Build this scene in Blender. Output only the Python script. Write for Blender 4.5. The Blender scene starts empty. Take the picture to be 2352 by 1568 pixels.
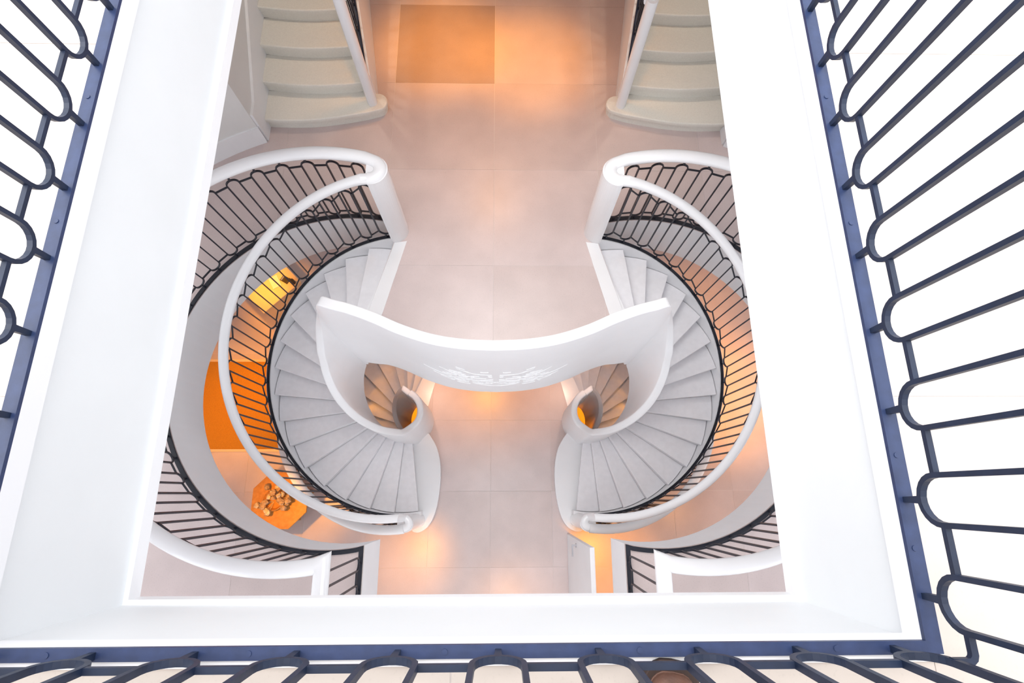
import bpy, bmesh, math, random
import numpy as np
from mathutils import Matrix, Vector
from mathutils.geometry import tessellate_polygon

# ------------------------------------------------------------------ camera
scene = bpy.context.scene
COL = scene.collection
F_PX, PPX, PPY = 1232.0, 1176.0, 784.0
CAM_Z = 5.5

def unit(v):
    return v / np.linalg.norm(v)

down = unit(np.array([1152 - PPX, 1135 - PPY, F_PX]))
yv = np.array([1160 - PPX, -3539 - PPY, F_PX])
yv = unit(yv - down * (yv @ down))
xv = np.cross(yv, -down)
ROT = np.stack([xv, yv, -down])            # camera (x right, y down, z ahead) -> world
M3 = ROT @ np.diag([1, -1, -1])
cam_data = bpy.data.cameras.new('camera')
cam = bpy.data.objects.new('camera', cam_data)
COL.objects.link(cam)
cam_data.sensor_width = 36.0
cam_data.sensor_fit = 'HORIZONTAL'
cam_data.lens = 36.0 * F_PX / 2352.0
cam_data.clip_start = 0.05
cam.matrix_world = Matrix([[*M3[0], 0], [*M3[1], 0], [*M3[2], CAM_Z], [0, 0, 0, 1]])
scene.camera = cam

# ------------------------------------------------------------------ world, sun, exposure
SKY_STRENGTH = 1.5
SUN_STRENGTH = 3.1
EXPOSURE = 0.52
world = bpy.data.worlds.new('world')
scene.world = world
world.use_nodes = True
wn = world.node_tree
wn.nodes['Background'].inputs[0].default_value = (0.93, 0.96, 1.0, 1)
wn.nodes['Background'].inputs[1].default_value = SKY_STRENGTH

def light(kind, name, loc, energy, color, aim=None, size=0.1, cone=None, blend=0.8):
    d = bpy.data.lights.new(name, kind)
    d.energy = energy
    d.color = color
    if kind == 'SPOT':
        d.spot_size = math.radians(cone)
        d.spot_blend = blend
        d.shadow_soft_size = size
    elif kind == 'SUN':
        d.angle = size
    o = bpy.data.objects.new(name, d)
    COL.objects.link(o)
    o.location = loc
    if aim is not None:
        v = Vector(aim) - Vector(loc)
        o.rotation_euler = v.to_track_quat('-Z', 'Y').to_euler()
    return o

light('SUN', 'sun', (-2.4, 0.5, 12), SUN_STRENGTH, (1.0, 0.97, 0.92), aim=(0, 0, 0), size=math.radians(65))

scene.view_settings.view_transform = 'Standard'
scene.view_settings.look = 'None'
scene.view_settings.exposure = EXPOSURE
scene.view_settings.gamma = 1.0
scene.view_settings.use_curve_mapping = False

# ------------------------------------------------------------------ materials
def material(name, color, rough=0.5, metal=0.0, vary=0.0, scale=8.0, bump=0.0, bump_scale=60.0, spots=0.0, coat=0.0, second=None):
    m = bpy.data.materials.new(name)
    m.use_nodes = True
    nt = m.node_tree
    b = nt.nodes['Principled BSDF']
    b.inputs['Roughness'].default_value = rough
    b.inputs['Metallic'].default_value = metal
    b.inputs['Coat Weight'].default_value = coat
    tc = nt.nodes.new('ShaderNodeTexCoord')
    n = nt.nodes.new('ShaderNodeTexNoise')
    n.inputs['Scale'].default_value = scale
    n.inputs['Detail'].default_value = 6
    nt.links.new(tc.outputs['Object'], n.inputs['Vector'])
    r = nt.nodes.new('ShaderNodeValToRGB')
    lo = second if second else tuple(c * (1 - vary) for c in color)
    hi = color if second else tuple(min(1, c * (1 + vary)) for c in color)
    r.color_ramp.elements[0].position = 0.3
    r.color_ramp.elements[1].position = 0.7
    r.color_ramp.elements[0].color = (*lo, 1)
    r.color_ramp.elements[1].color = (*hi, 1)
    nt.links.new(n.outputs['Fac'], r.inputs['Fac'])
    out = r.outputs['Color']
    if spots > 0:
        n2 = nt.nodes.new('ShaderNodeTexNoise')
        n2.inputs['Scale'].default_value = 90
        n2.inputs['Detail'].default_value = 3
        nt.links.new(tc.outputs['Object'], n2.inputs['Vector'])
        r2 = nt.nodes.new('ShaderNodeValToRGB')
        r2.color_ramp.elements[0].position = 0.28
        r2.color_ramp.elements[1].position = 0.42
        r2.color_ramp.elements[0].color = (1 - spots, 1 - spots, 1 - spots, 1)
        r2.color_ramp.elements[1].color = (1, 1, 1, 1)
        nt.links.new(n2.outputs['Fac'], r2.inputs['Fac'])
        mx = nt.nodes.new('ShaderNodeMixRGB')
        mx.blend_type = 'MULTIPLY'
        mx.inputs['Fac'].default_value = 1
        nt.links.new(out, mx.inputs['Color1'])
        nt.links.new(r2.outputs['Color'], mx.inputs['Color2'])
        out = mx.outputs['Color']
    nt.links.new(out, b.inputs['Base Color'])
    if bump > 0:
        n3 = nt.nodes.new('ShaderNodeTexNoise')
        n3.inputs['Scale'].default_value = bump_scale
        nt.links.new(tc.outputs['Object'], n3.inputs['Vector'])
        bp_ = nt.nodes.new('ShaderNodeBump')
        bp_.inputs['Strength'].default_value = bump
        bp_.inputs['Distance'].default_value = 0.01
        nt.links.new(n3.outputs['Fac'], bp_.inputs['Height'])
        nt.links.new(bp_.outputs['Normal'], b.inputs['Normal'])
    return m

WHITE = material('white paint', (0.84, 0.84, 0.86), 0.5, vary=0.015, scale=3)
GLOSS = material('glossy white paint', (0.83, 0.83, 0.85), 0.22, vary=0.015, scale=3, coat=0.3)
FASCIA = material('pale grey white panel paint', (0.765, 0.78, 0.795), 0.55, vary=0.015, scale=3)
PARAPET = material('satin white paint', (0.83, 0.83, 0.85), 0.42, vary=0.015, scale=3)
TREAD = material('off white tread stone', (0.82, 0.81, 0.84), 0.45, vary=0.03, scale=14, bump=0.05, bump_scale=250)
SPECK = material('speckled cream step stone', (0.76, 0.74, 0.68), 0.5, vary=0.04, scale=60, bump=0.15, bump_scale=180)
STONE = material('pink beige floor stone', (0.62, 0.52, 0.51), 0.32, vary=0.06, scale=2.5, spots=0.12)
STONE_B = material('deeper pink beige floor stone', (0.595, 0.495, 0.48), 0.32, vary=0.06, scale=2.5, spots=0.14)
STONE_C = material('brown beige floor stone', (0.44, 0.335, 0.28), 0.32, vary=0.06, scale=2.5, spots=0.14)
GROUT = material('pale floor joint', (0.70, 0.64, 0.62), 0.7, vary=0.03)
UPSTONE = material('pale cream landing stone', (0.62, 0.55, 0.50), 0.45, vary=0.03, scale=3, spots=0.06)
METAL = material('blue black painted metal', (0.007, 0.016, 0.045), 0.5, vary=0.2, scale=20, bump=0.04)
BAR = material('blue black bar with sky sheen', (0.022, 0.038, 0.105), 0.42, vary=0.15, scale=30, bump=0.05)  # lighter, bluer copy of the railing paint, for sky reflected on the bar
DARK = material('dark painted metal', (0.006, 0.008, 0.017), 0.4, vary=0.2, scale=20)
WALLM = material('warm white wall plaster', (0.74, 0.73, 0.72), 0.7, vary=0.02, scale=4)
RUG = material('burnt orange wool', (0.54, 0.235, 0.015), 0.95, vary=0.15, scale=120, bump=0.6, bump_scale=400)
WOOD = material('orange brown veneer', (0.60, 0.27, 0.06), 0.4, vary=0.15, scale=18, second=(0.45, 0.19, 0.035))
CREAM = material('cream lacquer', (0.76, 0.58, 0.36), 0.4, vary=0.03)
TERRA = material('terracotta floor stone', (0.55, 0.36, 0.22), 0.5, vary=0.08, scale=4)
DRIED = material('dried flower brown', (0.40, 0.27, 0.15), 0.9, vary=0.3, scale=40, bump=0.5)
STRAW = material('dried straw pale', (0.62, 0.48, 0.30), 0.9, vary=0.3, scale=40)
CHROME = material('brushed steel', (0.55, 0.55, 0.58), 0.25, metal=1.0, vary=0.05)
BLACK = material('black plastic', (0.02, 0.02, 0.022), 0.45)
LEATHER = material('brown leather', (0.16, 0.075, 0.05), 0.45, vary=0.25, scale=30, bump=0.15, bump_scale=120)
SOLE = material('dark brown rubber sole', (0.045, 0.025, 0.02), 0.7, vary=0.1)
PAPER = material('white paper', (0.8, 0.78, 0.74), 0.8)

# ------------------------------------------------------------------ helpers
def link_mesh(name, me, mat, parent=None, smooth=False):
    o = bpy.data.objects.new(name, me)
    COL.objects.link(o)
    if mat is not None and len(me.materials) == 0:
        me.materials.append(mat)
    if parent is not None:
        o.parent = parent
    return o

def mesh(name, verts, faces, mat, parent=None, smooth=False, auto=None):
    me = bpy.data.meshes.new(name)
    bm = bmesh.new()
    vs = [bm.verts.new(v) for v in verts]
    for f in faces:
        try:
            bm.faces.new([vs[i] for i in f])
        except ValueError:
            pass
    bmesh.ops.recalc_face_normals(bm, faces=bm.faces)
    if smooth:
        for f in bm.faces:
            f.smooth = True
        lim = math.radians(auto if auto else 40)
        for e in bm.edges:
            if len(e.link_faces) == 2 and e.calc_face_angle(0) > lim:
                e.smooth = False
    bm.to_mesh(me)
    bm.free()
    return link_mesh(name, me, mat, parent)

def empty(name, loc=(0, 0, 0)):
    o = bpy.data.objects.new(name, None)
    o.empty_display_size = 0.1
    COL.objects.link(o)
    o.location = loc
    return o

def tag(o, label=None, cat=None, group=None, kind=None):
    if label: o['label'] = label
    if cat: o['category'] = cat
    if group: o['group'] = group
    if kind: o['kind'] = kind
    return o

def under(o, parent):
    """parent o to a root that stands away from the origin, keeping world coordinates"""
    o.parent = parent
    o.matrix_parent_inverse = Matrix.Translation(-Vector(parent.location))
    return o

def box_vf(x0, x1, y0, y1, z0, z1):
    v = [(x0, y0, z0), (x1, y0, z0), (x1, y1, z0), (x0, y1, z0), (x0, y0, z1), (x1, y0, z1), (x1, y1, z1), (x0, y1, z1)]
    f = [(0, 3, 2, 1), (4, 5, 6, 7), (0, 1, 5, 4), (1, 2, 6, 5), (2, 3, 7, 6), (3, 0, 4, 7)]
    return v, f

def box(name, x0, x1, y0, y1, z0, z1, mat, parent=None, bevel=0.0):
    v, f = box_vf(min(x0, x1), max(x0, x1), y0, y1, z0, z1)
    o = mesh(name, v, f, mat, parent)
    if bevel > 0:
        bm = bmesh.new(); bm.from_mesh(o.data)
        bmesh.ops.bevel(bm, geom=list(bm.edges), offset=bevel, segments=2, affect='EDGES', profile=0.5)
        bm.to_mesh(o.data); bm.free()
    return o

def prism_vf(poly, z0, z1):
    n = len(poly)
    v = [(x, y, z0) for x, y in poly] + [(x, y, z1) for x, y in poly]
    f = [tuple(range(n - 1, -1, -1)), tuple(range(n, 2 * n))]
    f += [(i, (i + 1) % n, n + (i + 1) % n, n + i) for i in range(n)]
    return v, f

def prism(name, poly, z0, z1, mat, parent=None, bevel=0.0):
    v, f = prism_vf(poly, z0, z1)
    o = mesh(name, v, f, mat, parent)
    if bevel > 0:
        bm = bmesh.new(); bm.from_mesh(o.data)
        top = [e for e in bm.edges if all(abs(w.co.z - z1) < 1e-6 for w in e.verts)]
        bmesh.ops.bevel(bm, geom=top, offset=bevel, segments=2, affect='EDGES', profile=0.5)
        bm.to_mesh(o.data); bm.free()
    return o

def catmull(pts, n=8):
    P = [np.array(p, float) for p in pts]
    P = [2 * P[0] - P[1]] + P + [2 * P[-1] - P[-2]]
    out = []
    for i in range(1, len(P) - 2):
        for k in range(n):
            t = k / n
            a, b, c, d = P[i - 1], P[i], P[i + 1], P[i + 2]
            out.append(0.5 * ((2 * b) + (c - a) * t + (2 * a - 5 * b + 4 * c - d) * t * t + (3 * b - a - 3 * c + d) * t ** 3))
    out.append(P[-2])
    return out

def sides(path):
    """horizontal unit normal (to the right of travel) with mitre scale for every point"""
    P = [np.array(p, float)[:2] for p in path]
    out = []
    for i in range(len(P)):
        t1 = P[i] - P[i - 1] if i > 0 else P[1] - P[0]
        t2 = P[i + 1] - P[i] if i < len(P) - 1 else t1
        t1 = t1 / (np.linalg.norm(t1) + 1e-9); t2 = t2 / (np.linalg.norm(t2) + 1e-9)
        t = t1 + t2
        t = t / (np.linalg.norm(t) + 1e-9)
        nrm = np.array([t[1], -t[0]])
        c = max(0.4, nrm @ np.array([t1[1], -t1[0]]))
        out.append(nrm / c)
    return out

def sweep_vf(path, profile, closed_profile=True):
    """profile: list of (u, v), u along the horizontal normal, v along z"""
    S = sides(path)
    n = len(profile)
    v, f = [], []
    for p, s in zip(path, S):
        for (u, w) in profile:
            v.append((p[0] + s[0] * u, p[1] + s[1] * u, p[2] + w))
    for i in range(len(path) - 1):
        for k in range(n):
            a = i * n + k; b = i * n + (k + 1) % n
            f.append((a, b, b + n, a + n))
    f.append(tuple(range(n - 1, -1, -1)))
    m = (len(path) - 1) * n
    f.append(tuple(range(m, m + n)))
    return v, f

def sweep(name, path, profile, mat, parent=None, smooth=True, auto=40):
    v, f = sweep_vf(path, profile)
    return mesh(name, v, f, mat, parent, smooth, auto)

def oval(rx, rz, n=12):
    return [(rx * math.cos(2 * math.pi * k / n), rz * math.sin(2 * math.pi * k / n)) for k in range(n)]

def rect(w, z0, z1):
    return [(-w / 2, z0), (w / 2, z0), (w / 2, z1), (-w / 2, z1)]

def wall_sweep(name, path, zbot, half, bev, mat, parent=None, foot=None):
    """wall following path (x, y, ztop) down to zbot[i]; bev[i] is the radius of the rounded top edges"""
    S = sides(path)
    v, f = [], []
    for p, s, zb, b, ft in zip(path, S, zbot, bev, foot or [0.0] * len(path)):
        prof = [(-half, zb)]
        for k in range(5):
            a = math.pi - math.pi / 2 * k / 4
            prof.append((-half + b + b * math.cos(a), p[2] - b + b * math.sin(a)))
        for k in range(5):
            a = math.pi / 2 - math.pi / 2 * k / 4
            prof.append((half - b + b * math.cos(a), p[2] - b + b * math.sin(a)))
        prof.append((half + ft * 0.75, p[2] - 0.25 * (p[2] - zb)))
        prof.append((half + ft, p[2] - 0.6 * (p[2] - zb)))
        prof.append((half + ft, zb))
        for u, z in prof:
            v.append((p[0] + s[0] * u, p[1] + s[1] * u, z))
    n = 14
    for i in range(len(path) - 1):
        for k in range(n):
            a = i * n + k; b = i * n + (k + 1) % n
            f.append((a, b, b + n, a + n))
    f.append(tuple(range(n)))
    m = (len(path) - 1) * n
    f.append(tuple(range(m, m + n)))
    return mesh(name, v, f, mat, parent, True, 50)

def tessellate(loops):
    pts = [p for l in loops for p in l]
    tris = tessellate_polygon([[Vector((x, y, 0)) for x, y in l] for l in loops])
    return pts, tris

def slab(name, loops, z0, z1, mat, parent=None, side_mat=None):
    pts, tris = tessellate(loops)
    n = len(pts)
    v = [(x, y, z0) for x, y in pts] + [(x, y, z1) for x, y in pts]
    f = [(a, b, c) for a, b, c in tris] + [(a + n, b + n, c + n) for a, b, c in tris]
    k = 0
    for l in loops:
        for i in range(len(l)):
            a = k + i; b = k + (i + 1) % len(l)
            f.append((a, b, b + n, a + n))
        k += len(l)
    o = mesh(name, v, f, mat, parent)
    if side_mat:
        o.data.materials.append(side_mat)
        for p in o.data.polygons:
            if p.normal.z < 0.5: p.material_index = 1
    return o

def clip(poly, axis, lim, keep_less):
    out = []
    for i in range(len(poly)):
        a, b = poly[i], poly[(i + 1) % len(poly)]
        ia = (a[axis] <= lim) if keep_less else (a[axis] >= lim)
        ib = (b[axis] <= lim) if keep_less else (b[axis] >= lim)
        if ia: out.append(a)
        if ia != ib:
            t = (lim - a[axis]) / (b[axis] - a[axis])
            out.append((a[0] + t * (b[0] - a[0]), a[1] + t * (b[1] - a[1])))
    return out

def tile_floor(root, loops, xs, ys, ztop, thick, gap, mats, rnd, special=None):
    pts, tris = tessellate(loops)
    for i in range(len(xs) - 1):
        for j in range(len(ys) - 1):
            x0, x1, y0, y1 = xs[i] + gap, xs[i + 1] - gap, ys[j] + gap, ys[j + 1] - gap
            polys = []
            for t in tris:
                p = [pts[k] for k in t]
                for ax, lim, less in ((0, x0, False), (0, x1, True), (1, y0, False), (1, y1, True)):
                    if p: p = clip(p, ax, lim, less)
                if len(p) >= 3:
                    polys.append(p)
            if not polys: continue
            bm = bmesh.new()
            for p in polys:
                vs = [bm.verts.new((x, y, 0)) for x, y in p]
                try: bm.faces.new(vs)
                except ValueError: pass
            bmesh.ops.remove_doubles(bm, verts=bm.verts, dist=1e-4)
            bmesh.ops.dissolve_degenerate(bm, edges=bm.edges, dist=1e-4)
            bmesh.ops.recalc_face_normals(bm, faces=bm.faces)
            for fc in bm.faces:
                if fc.normal.z < 0: fc.normal_flip()
            bmesh.ops.dissolve_limit(bm, angle_limit=0.02, verts=bm.verts, edges=bm.edges)
            if sum(fc.calc_area() for fc in bm.faces) < 0.004:
                bm.free(); continue
            be = [e for e in bm.edges if e.is_boundary]
            g = bmesh.ops.extrude_edge_only(bm, edges=be)
            for w in g['geom']:
                if isinstance(w, bmesh.types.BMVert): w.co.z -= thick
            me = bpy.data.meshes.new('tile')
            bm.to_mesh(me); bm.free()
            mat = rnd.choice(mats)
            if special and special[0] == (i, j): mat = special[1]
            o = link_mesh('tile', me, mat, root)
            o.location.z = ztop + rnd.uniform(-0.0008, 0.0008)

AX = -0.06                                   # plane of symmetry of the double stair
def mirror(p, m):
    q = list(p)
    if m: q[0] = 2 * AX - q[0]
    return tuple(q)
def mp(path, m):
    return [mirror(p, m) for p in path]
def pol(c, r, a, z=None):
    a = math.radians(a)
    q = (c[0] + r * math.cos(a), c[1] + r * math.sin(a))
    return q if z is None else (*q, z)

RND = random.Random(7)
RISE = 3.2 / 18
Z2, Z3, ZU = -3.2, -6.4, 4.0                 # lower floor, basement floor, upper floor
GC = (-1.685, 1.255)                          # centre of the round opening in the middle floor
SC = (-1.45, 1.24)                            # centre of the helical flights
G2 = (-1.51, 1.12)                            # centre of the opening in the lower floor

# ------------------------------------------------------------------ floors
def parapet_south():
    half = [(-1.525, 1.525), (-1.31, 1.472), (-1.085, 1.39), (-0.855, 1.288), (-0.59, 1.203), (-0.325, 1.16), (AX, 1.147)]
    left = catmull(half, 6)
    return [(float(p[0]), float(p[1])) for p in left] + [(2 * AX - float(p[0]), float(p[1])) for p in left[-2::-1]]
PAR_S = parapet_south()

def mid_outline():
    """middle floor: big rectangle with the void open to the south"""
    W, S, N = 5.5, -2.6, 8.4
    arc = [pol(GC, 1.757, a) for a in np.linspace(78, 282.4, 60)]
    left = [(-W, S), (-1.308, S), (-1.308, arc[-1][1])] + arc[::-1]           # south-west edge, then clockwise over the arc to the newel
    left += [(-1.21, 2.72), (-1.435, 1.92), (-1.545, 1.60)]
    par = PAR_S
    right = [mirror(p, 1) for p in left[::-1]]
    return left + par[1:-1] + right + [(5.38, N), (-W, N)]
MID = mid_outline()

def low_void(m):
    arc = [pol(G2, 1.54, a) for a in np.linspace(71, 279, 48)]
    poly = arc + [(-1.225, 0.87), (-1.215, 0.905), (-1.147, 1.05), (-1.143, 1.19), (-1.20, 1.30), (-1.30, 1.38), (-1.31, 1.60), (-1.04, 2.45)]
    return [mirror(p, m) for p in poly]
LOW = [[(-5.5, -2.6), (5.38, -2.6), (5.38, 8.4), (-5.5, 8.4)], low_void(0), low_void(1)]

XW0, XW1, YW0, YW1 = -1.327, 1.070, -0.3585, 3.5
UP = [[(-5.5, -2.6), (5.38, -2.6), (5.38, 8.4), (-5.5, 8.4)], [(XW0, YW0), (XW0, YW1), (XW1, YW1), (XW1, YW0)]]

f_mid = slab('floor', [MID], -0.68, -0.003, GROUT, None, WHITE)
tag(f_mid, 'pink beige tiled middle floor with two round stair openings', 'floor', kind='structure')
tile_floor(f_mid, [MID], [-0.093 + 1.222 * k for k in range(-5, 6)], [2.441 + 1.2165 * k for k in range(-5, 6)], 0.0, 0.003, 0.0022, [STONE, STONE_B, STONE], RND, ((4, 7), STONE_C))

f_low = slab('floor', LOW, Z2 - 0.5, Z2 - 0.003, GROUT, None, WHITE)
tag(f_low, 'pink beige tiled lower floor seen below the curved parapet', 'floor', kind='structure')
tile_floor(f_low, LOW, [-0.17 + 0.952 * k for k in range(-7, 8)], [0.05 + 1.105 * k for k in range(-3, 9)], Z2, 0.003, 0.0022, [STONE, STONE_B], RND)

f_base = slab('floor', [[(-5.5, -2.6), (5.38, -2.6), (5.38, 8.4), (-5.5, 8.4)]], Z3 - 0.3, Z3, TERRA)
tag(f_base, 'orange lit basement floor glimpsed through the stair eyes', 'floor', kind='structure')

KERB = 0.05
f_up = slab('floor', [UP[0], [(XW0 - KERB, YW0 - KERB), (XW0 - KERB, YW1 + KERB), (XW1 + KERB, YW1 + KERB), (XW1 + KERB, YW0 - KERB)]], 3.33, ZU - 0.013, GROUT, None, WHITE)
tag(f_up, 'pale sunlit upper landing floor around the rectangular light well', 'floor', kind='structure')
UPT = [UP[0], [(XW0 - KERB, YW0 - KERB), (XW0 - KERB, YW1 + KERB), (XW1 + KERB, YW1 + KERB), (XW1 + KERB, YW0 - KERB)]]
tile_floor(f_up, UPT, [-0.125 + 1.222 * k for k in range(-5, 6)], [-0.95 + 1.2165 * k for k in range(-2, 9)], ZU - 0.01, 0.003, 0.0022, [UPSTONE], RND)

# ------------------------------------------------------------------ fascia of the light well
def well_trim():
    root = empty('trim_1', (XW0, YW0, 3.33))
    tag(root, 'white panelled fascia lining the four sides of the light well', 'fascia', kind='structure')
    R = 0.014
    def ring_side(name, k, d0, d1, z0, z1, mat):
        """side k of a rectangular ring between inset d0 (into the well, negative) and d1 (outward), mitred at the corners"""
        a = [(XW0 - d0, YW0 - d0), (XW1 + d0, YW0 - d0), (XW1 + d0, YW1 + d0), (XW0 - d0, YW1 + d0)]
        b = [(XW0 - d1, YW0 - d1), (XW1 + d1, YW0 - d1), (XW1 + d1, YW1 + d1), (XW0 - d1, YW1 + d1)]
        j = (k + 1) % 4
        o = prism(name, [a[k], a[j], b[j], b[k]], z0, z1, mat)
        under(o, root)
        return o
    for k in range(4):
        ring_side('panel', k, R, KERB, 3.33, 3.93, FASCIA)
        ring_side('top_moulding', k, 0.0, KERB, 3.93, ZU, WHITE)
        ring_side('bottom_moulding', k, -0.004, R, 3.33, 3.395, WHITE)
well_trim()

# ------------------------------------------------------------------ railings
LOOP_CACHE = {}
def loop_mesh(half, zb, zt, w, d, stub_b, stub_t):
    """upright stadium of flat bar with a stub at its foot and its head; x along the rail, z up, foot of the stub at z = 0"""
    key = (half, zb, zt, w, d, stub_b, stub_t)
    if key in LOOP_CACHE: return LOOP_CACHE[key]
    n = 11
    path = []
    for k in range(n + 1):
        a = math.pi + math.pi * k / n
        path.append((half * math.cos(a), zb + half + half * math.sin(a)))
    for k in range(n + 1):
        a = math.pi * k / n
        path.append((half * math.cos(a), zt - half + half * math.sin(a)))
    bm = bmesh.new()
    N = len(path)
    ring = []
    for i in range(N):
        p0 = np.array(path[i - 1]); p1 = np.array(path[i]); p2 = np.array(path[(i + 1) % N])
        t = (p2 - p1) / np.linalg.norm(p2 - p1) + (p1 - p0) / np.linalg.norm(p1 - p0)
        t /= np.linalg.norm(t)
        nr = np.array([t[1], -t[0]])             # outward for counter-clockwise travel
        o_, i_ = p1 + nr * w / 2, p1 - nr * w / 2
        ring.append([bm.verts.new((o_[0], -d / 2, o_[1])), bm.verts.new((o_[0], d / 2, o_[1])), bm.verts.new((i_[0], d / 2, i_[1])), bm.verts.new((i_[0], -d / 2, i_[1]))])
    foot = head = None
    for i in range(N):
        a, b = ring[i], ring[(i + 1) % N]
        for k in range(4):
            fc = bm.faces.new((a[k], a[(k + 1) % 4], b[(k + 1) % 4], b[k]))
            if k == 0:
                m = fc.calc_center_median()
                if abs(m.x) < 1e-4 and m.z < (zb + zt) / 2: foot = fc
                if abs(m.x) < 1e-4 and m.z > (zb + zt) / 2: head = fc
    for fc, zz in ((foot, zb - stub_b), (head, zt + stub_t)):
        if fc is None or (fc is head and stub_t <= 0): continue
        g = bmesh.ops.extrude_discrete_faces(bm, faces=[fc])
        nf = g['faces'][0]
        for vtx in nf.verts:
            vtx.co.z = zz
            vtx.co.x *= (w / 2) / max(abs(vtx.co.x), 1e-4)
    bmesh.ops.recalc_face_normals(bm, faces=bm.faces)
    me = bpy.data.meshes.new('baluster')
    bm.to_mesh(me); bm.free()
    LOOP_CACHE[key] = me
    return me

def resample(path):
    P = [np.array(p, float) for p in path]
    d = [0.0]
    for a, b in zip(P[:-1], P[1:]):
        d.append(d[-1] + float(np.linalg.norm((b - a)[:2])))
    def at(s):
        s = max(0.0, min(d[-1], s))
        for i in range(len(d) - 1):
            if s <= d[i + 1] + 1e-9:
                t = (s - d[i]) / max(1e-9, d[i + 1] - d[i])
                return P[i] * (1 - t) + P[i + 1] * t
        return P[-1]
    return at, d[-1]

def balusters(root, path, mat, pitch, start, half=0.057, foot=0.07, link=0.128, top=1.05, toplink=0.985, w=0.0135, d=0.016, stub_t=0.09, end_gap=0.05, skip=None, first_link=True):
    """upright loops and the short links between them along a base path"""
    at, L = resample(path)
    me = loop_mesh(half, foot, top, w, d, foot + 0.004, stub_t)
    ss = []
    s = start
    while s < L - end_gap:
        ss.append(s); s += pitch
    prev = None
    for s in ss:
        p = at(s); a, b = at(s - 0.03), at(s + 0.03)
        ang = math.atan2(b[1] - a[1], b[0] - a[0])
        if skip and skip(p):
            prev = None
            continue
        o = link_mesh('baluster', me, mat)
        o.matrix_world = Matrix.Translation(p) @ Matrix.Rotation(ang, 4, 'Z')
        mw = o.matrix_world.copy()
        o.parent = root
        o.matrix_parent_inverse = Matrix.Translation(-Vector(root.location))
        t = np.array([math.cos(ang), math.sin(ang), 0])
        if prev is not None:
            q, tq = prev
            for zz in (link, toplink):
                if zz is None: continue
                A = q + tq * half * 0.97 + np.array([0, 0, zz])
                B = p - t * half * 0.97 + np.array([0, 0, zz])
                k = sweep('link', [A, B], rect(d * 0.9, -w / 2, w / 2), mat, None, False)
                under(k, root)
        prev = (p, t)
    return ss

RAIL = oval(0.062, 0.052, 14)

def newel_round(name, root, c, r, z0, z1, mat, n=24):
    v = []
    for z in (z0, z1):
        for k in range(n):
            a = 2 * math.pi * k / n
            v.append((c[0] + r * math.cos(a), c[1] + r * math.sin(a), z))
    f = [tuple(range(n - 1, -1, -1)), tuple(range(n, 2 * n))] + [(i, (i + 1) % n, n + (i + 1) % n, n + i) for i in range(n)]
    o = mesh(name, v, f, mat, None, True)
    return under(o, root)

HR = 1.17                                      # handrail axis above the base bar
def guard(m):
    side = ('left', 'right')[m]
    start = mirror((-1.2, 2.87, 0), m)
    root = empty('guard_railing', start)
    tag(root, ('black looped guard railing with white handrail round the %s hand stair opening' % side), 'railing', 'guard railings of the middle floor')
    arc = [pol(GC, 1.785, a, 0.0) for a in np.linspace(76.5, 282.0, 90)]
    corner = (-1.337, -0.492)
    arc = [p for p in arc if not (p[1] < 0 and p[0] > corner[0] - 0.02)]
    straight = [(corner[0], y, 0.0) for y in (-0.492, -0.9, -1.6, -2.5)]
    base = mp(arc + straight, m)
    under(sweep('base_bar', base, rect(0.042, 0.0, 0.02), DARK, None, False), root)
    arc_m, str_m = mp(arc, m), mp(straight, m)
    balusters(root, arc_m, DARK, 0.238, 0.12)
    balusters(root, str_m, DARK, 0.238, 0.13, skip=lambda p: p[1] < -1.9)
    # handrail: starts at the hairpin over the newel, follows the arc, mitred corner, straight run
    rail = [pol(GC, 1.79, a, HR) for a in np.linspace(74.4, 282.0, 90)]
    rail = [p for p in rail if not (p[1] < 0 and p[0] > corner[0] - 0.02)]
    hair = [pol((-1.215, 2.87), 0.095, a, HR) for a in np.linspace(-98, 62, 14)]
    path = hair + rail[1:] + [(corner[0], corner[1], HR), (corner[0], -2.5, HR)]
    under(sweep('handrail', mp(path, m), RAIL, GLOSS), root)
    # newel: rounded post under the hairpin
    c = (-1.2, 2.865)
    poly = [pol(c, 0.15, a) for a in np.linspace(-100, 75, 20)] + [(-1.25, 2.93), (-1.25, 2.80)]
    nw = prism('newel_post', mp(poly, m), 0.0, HR + 0.01, GLOSS)
    for p_ in nw.data.polygons: p_.use_smooth = False
    under(nw, root)
    return root
guard(0); guard(1)

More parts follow.
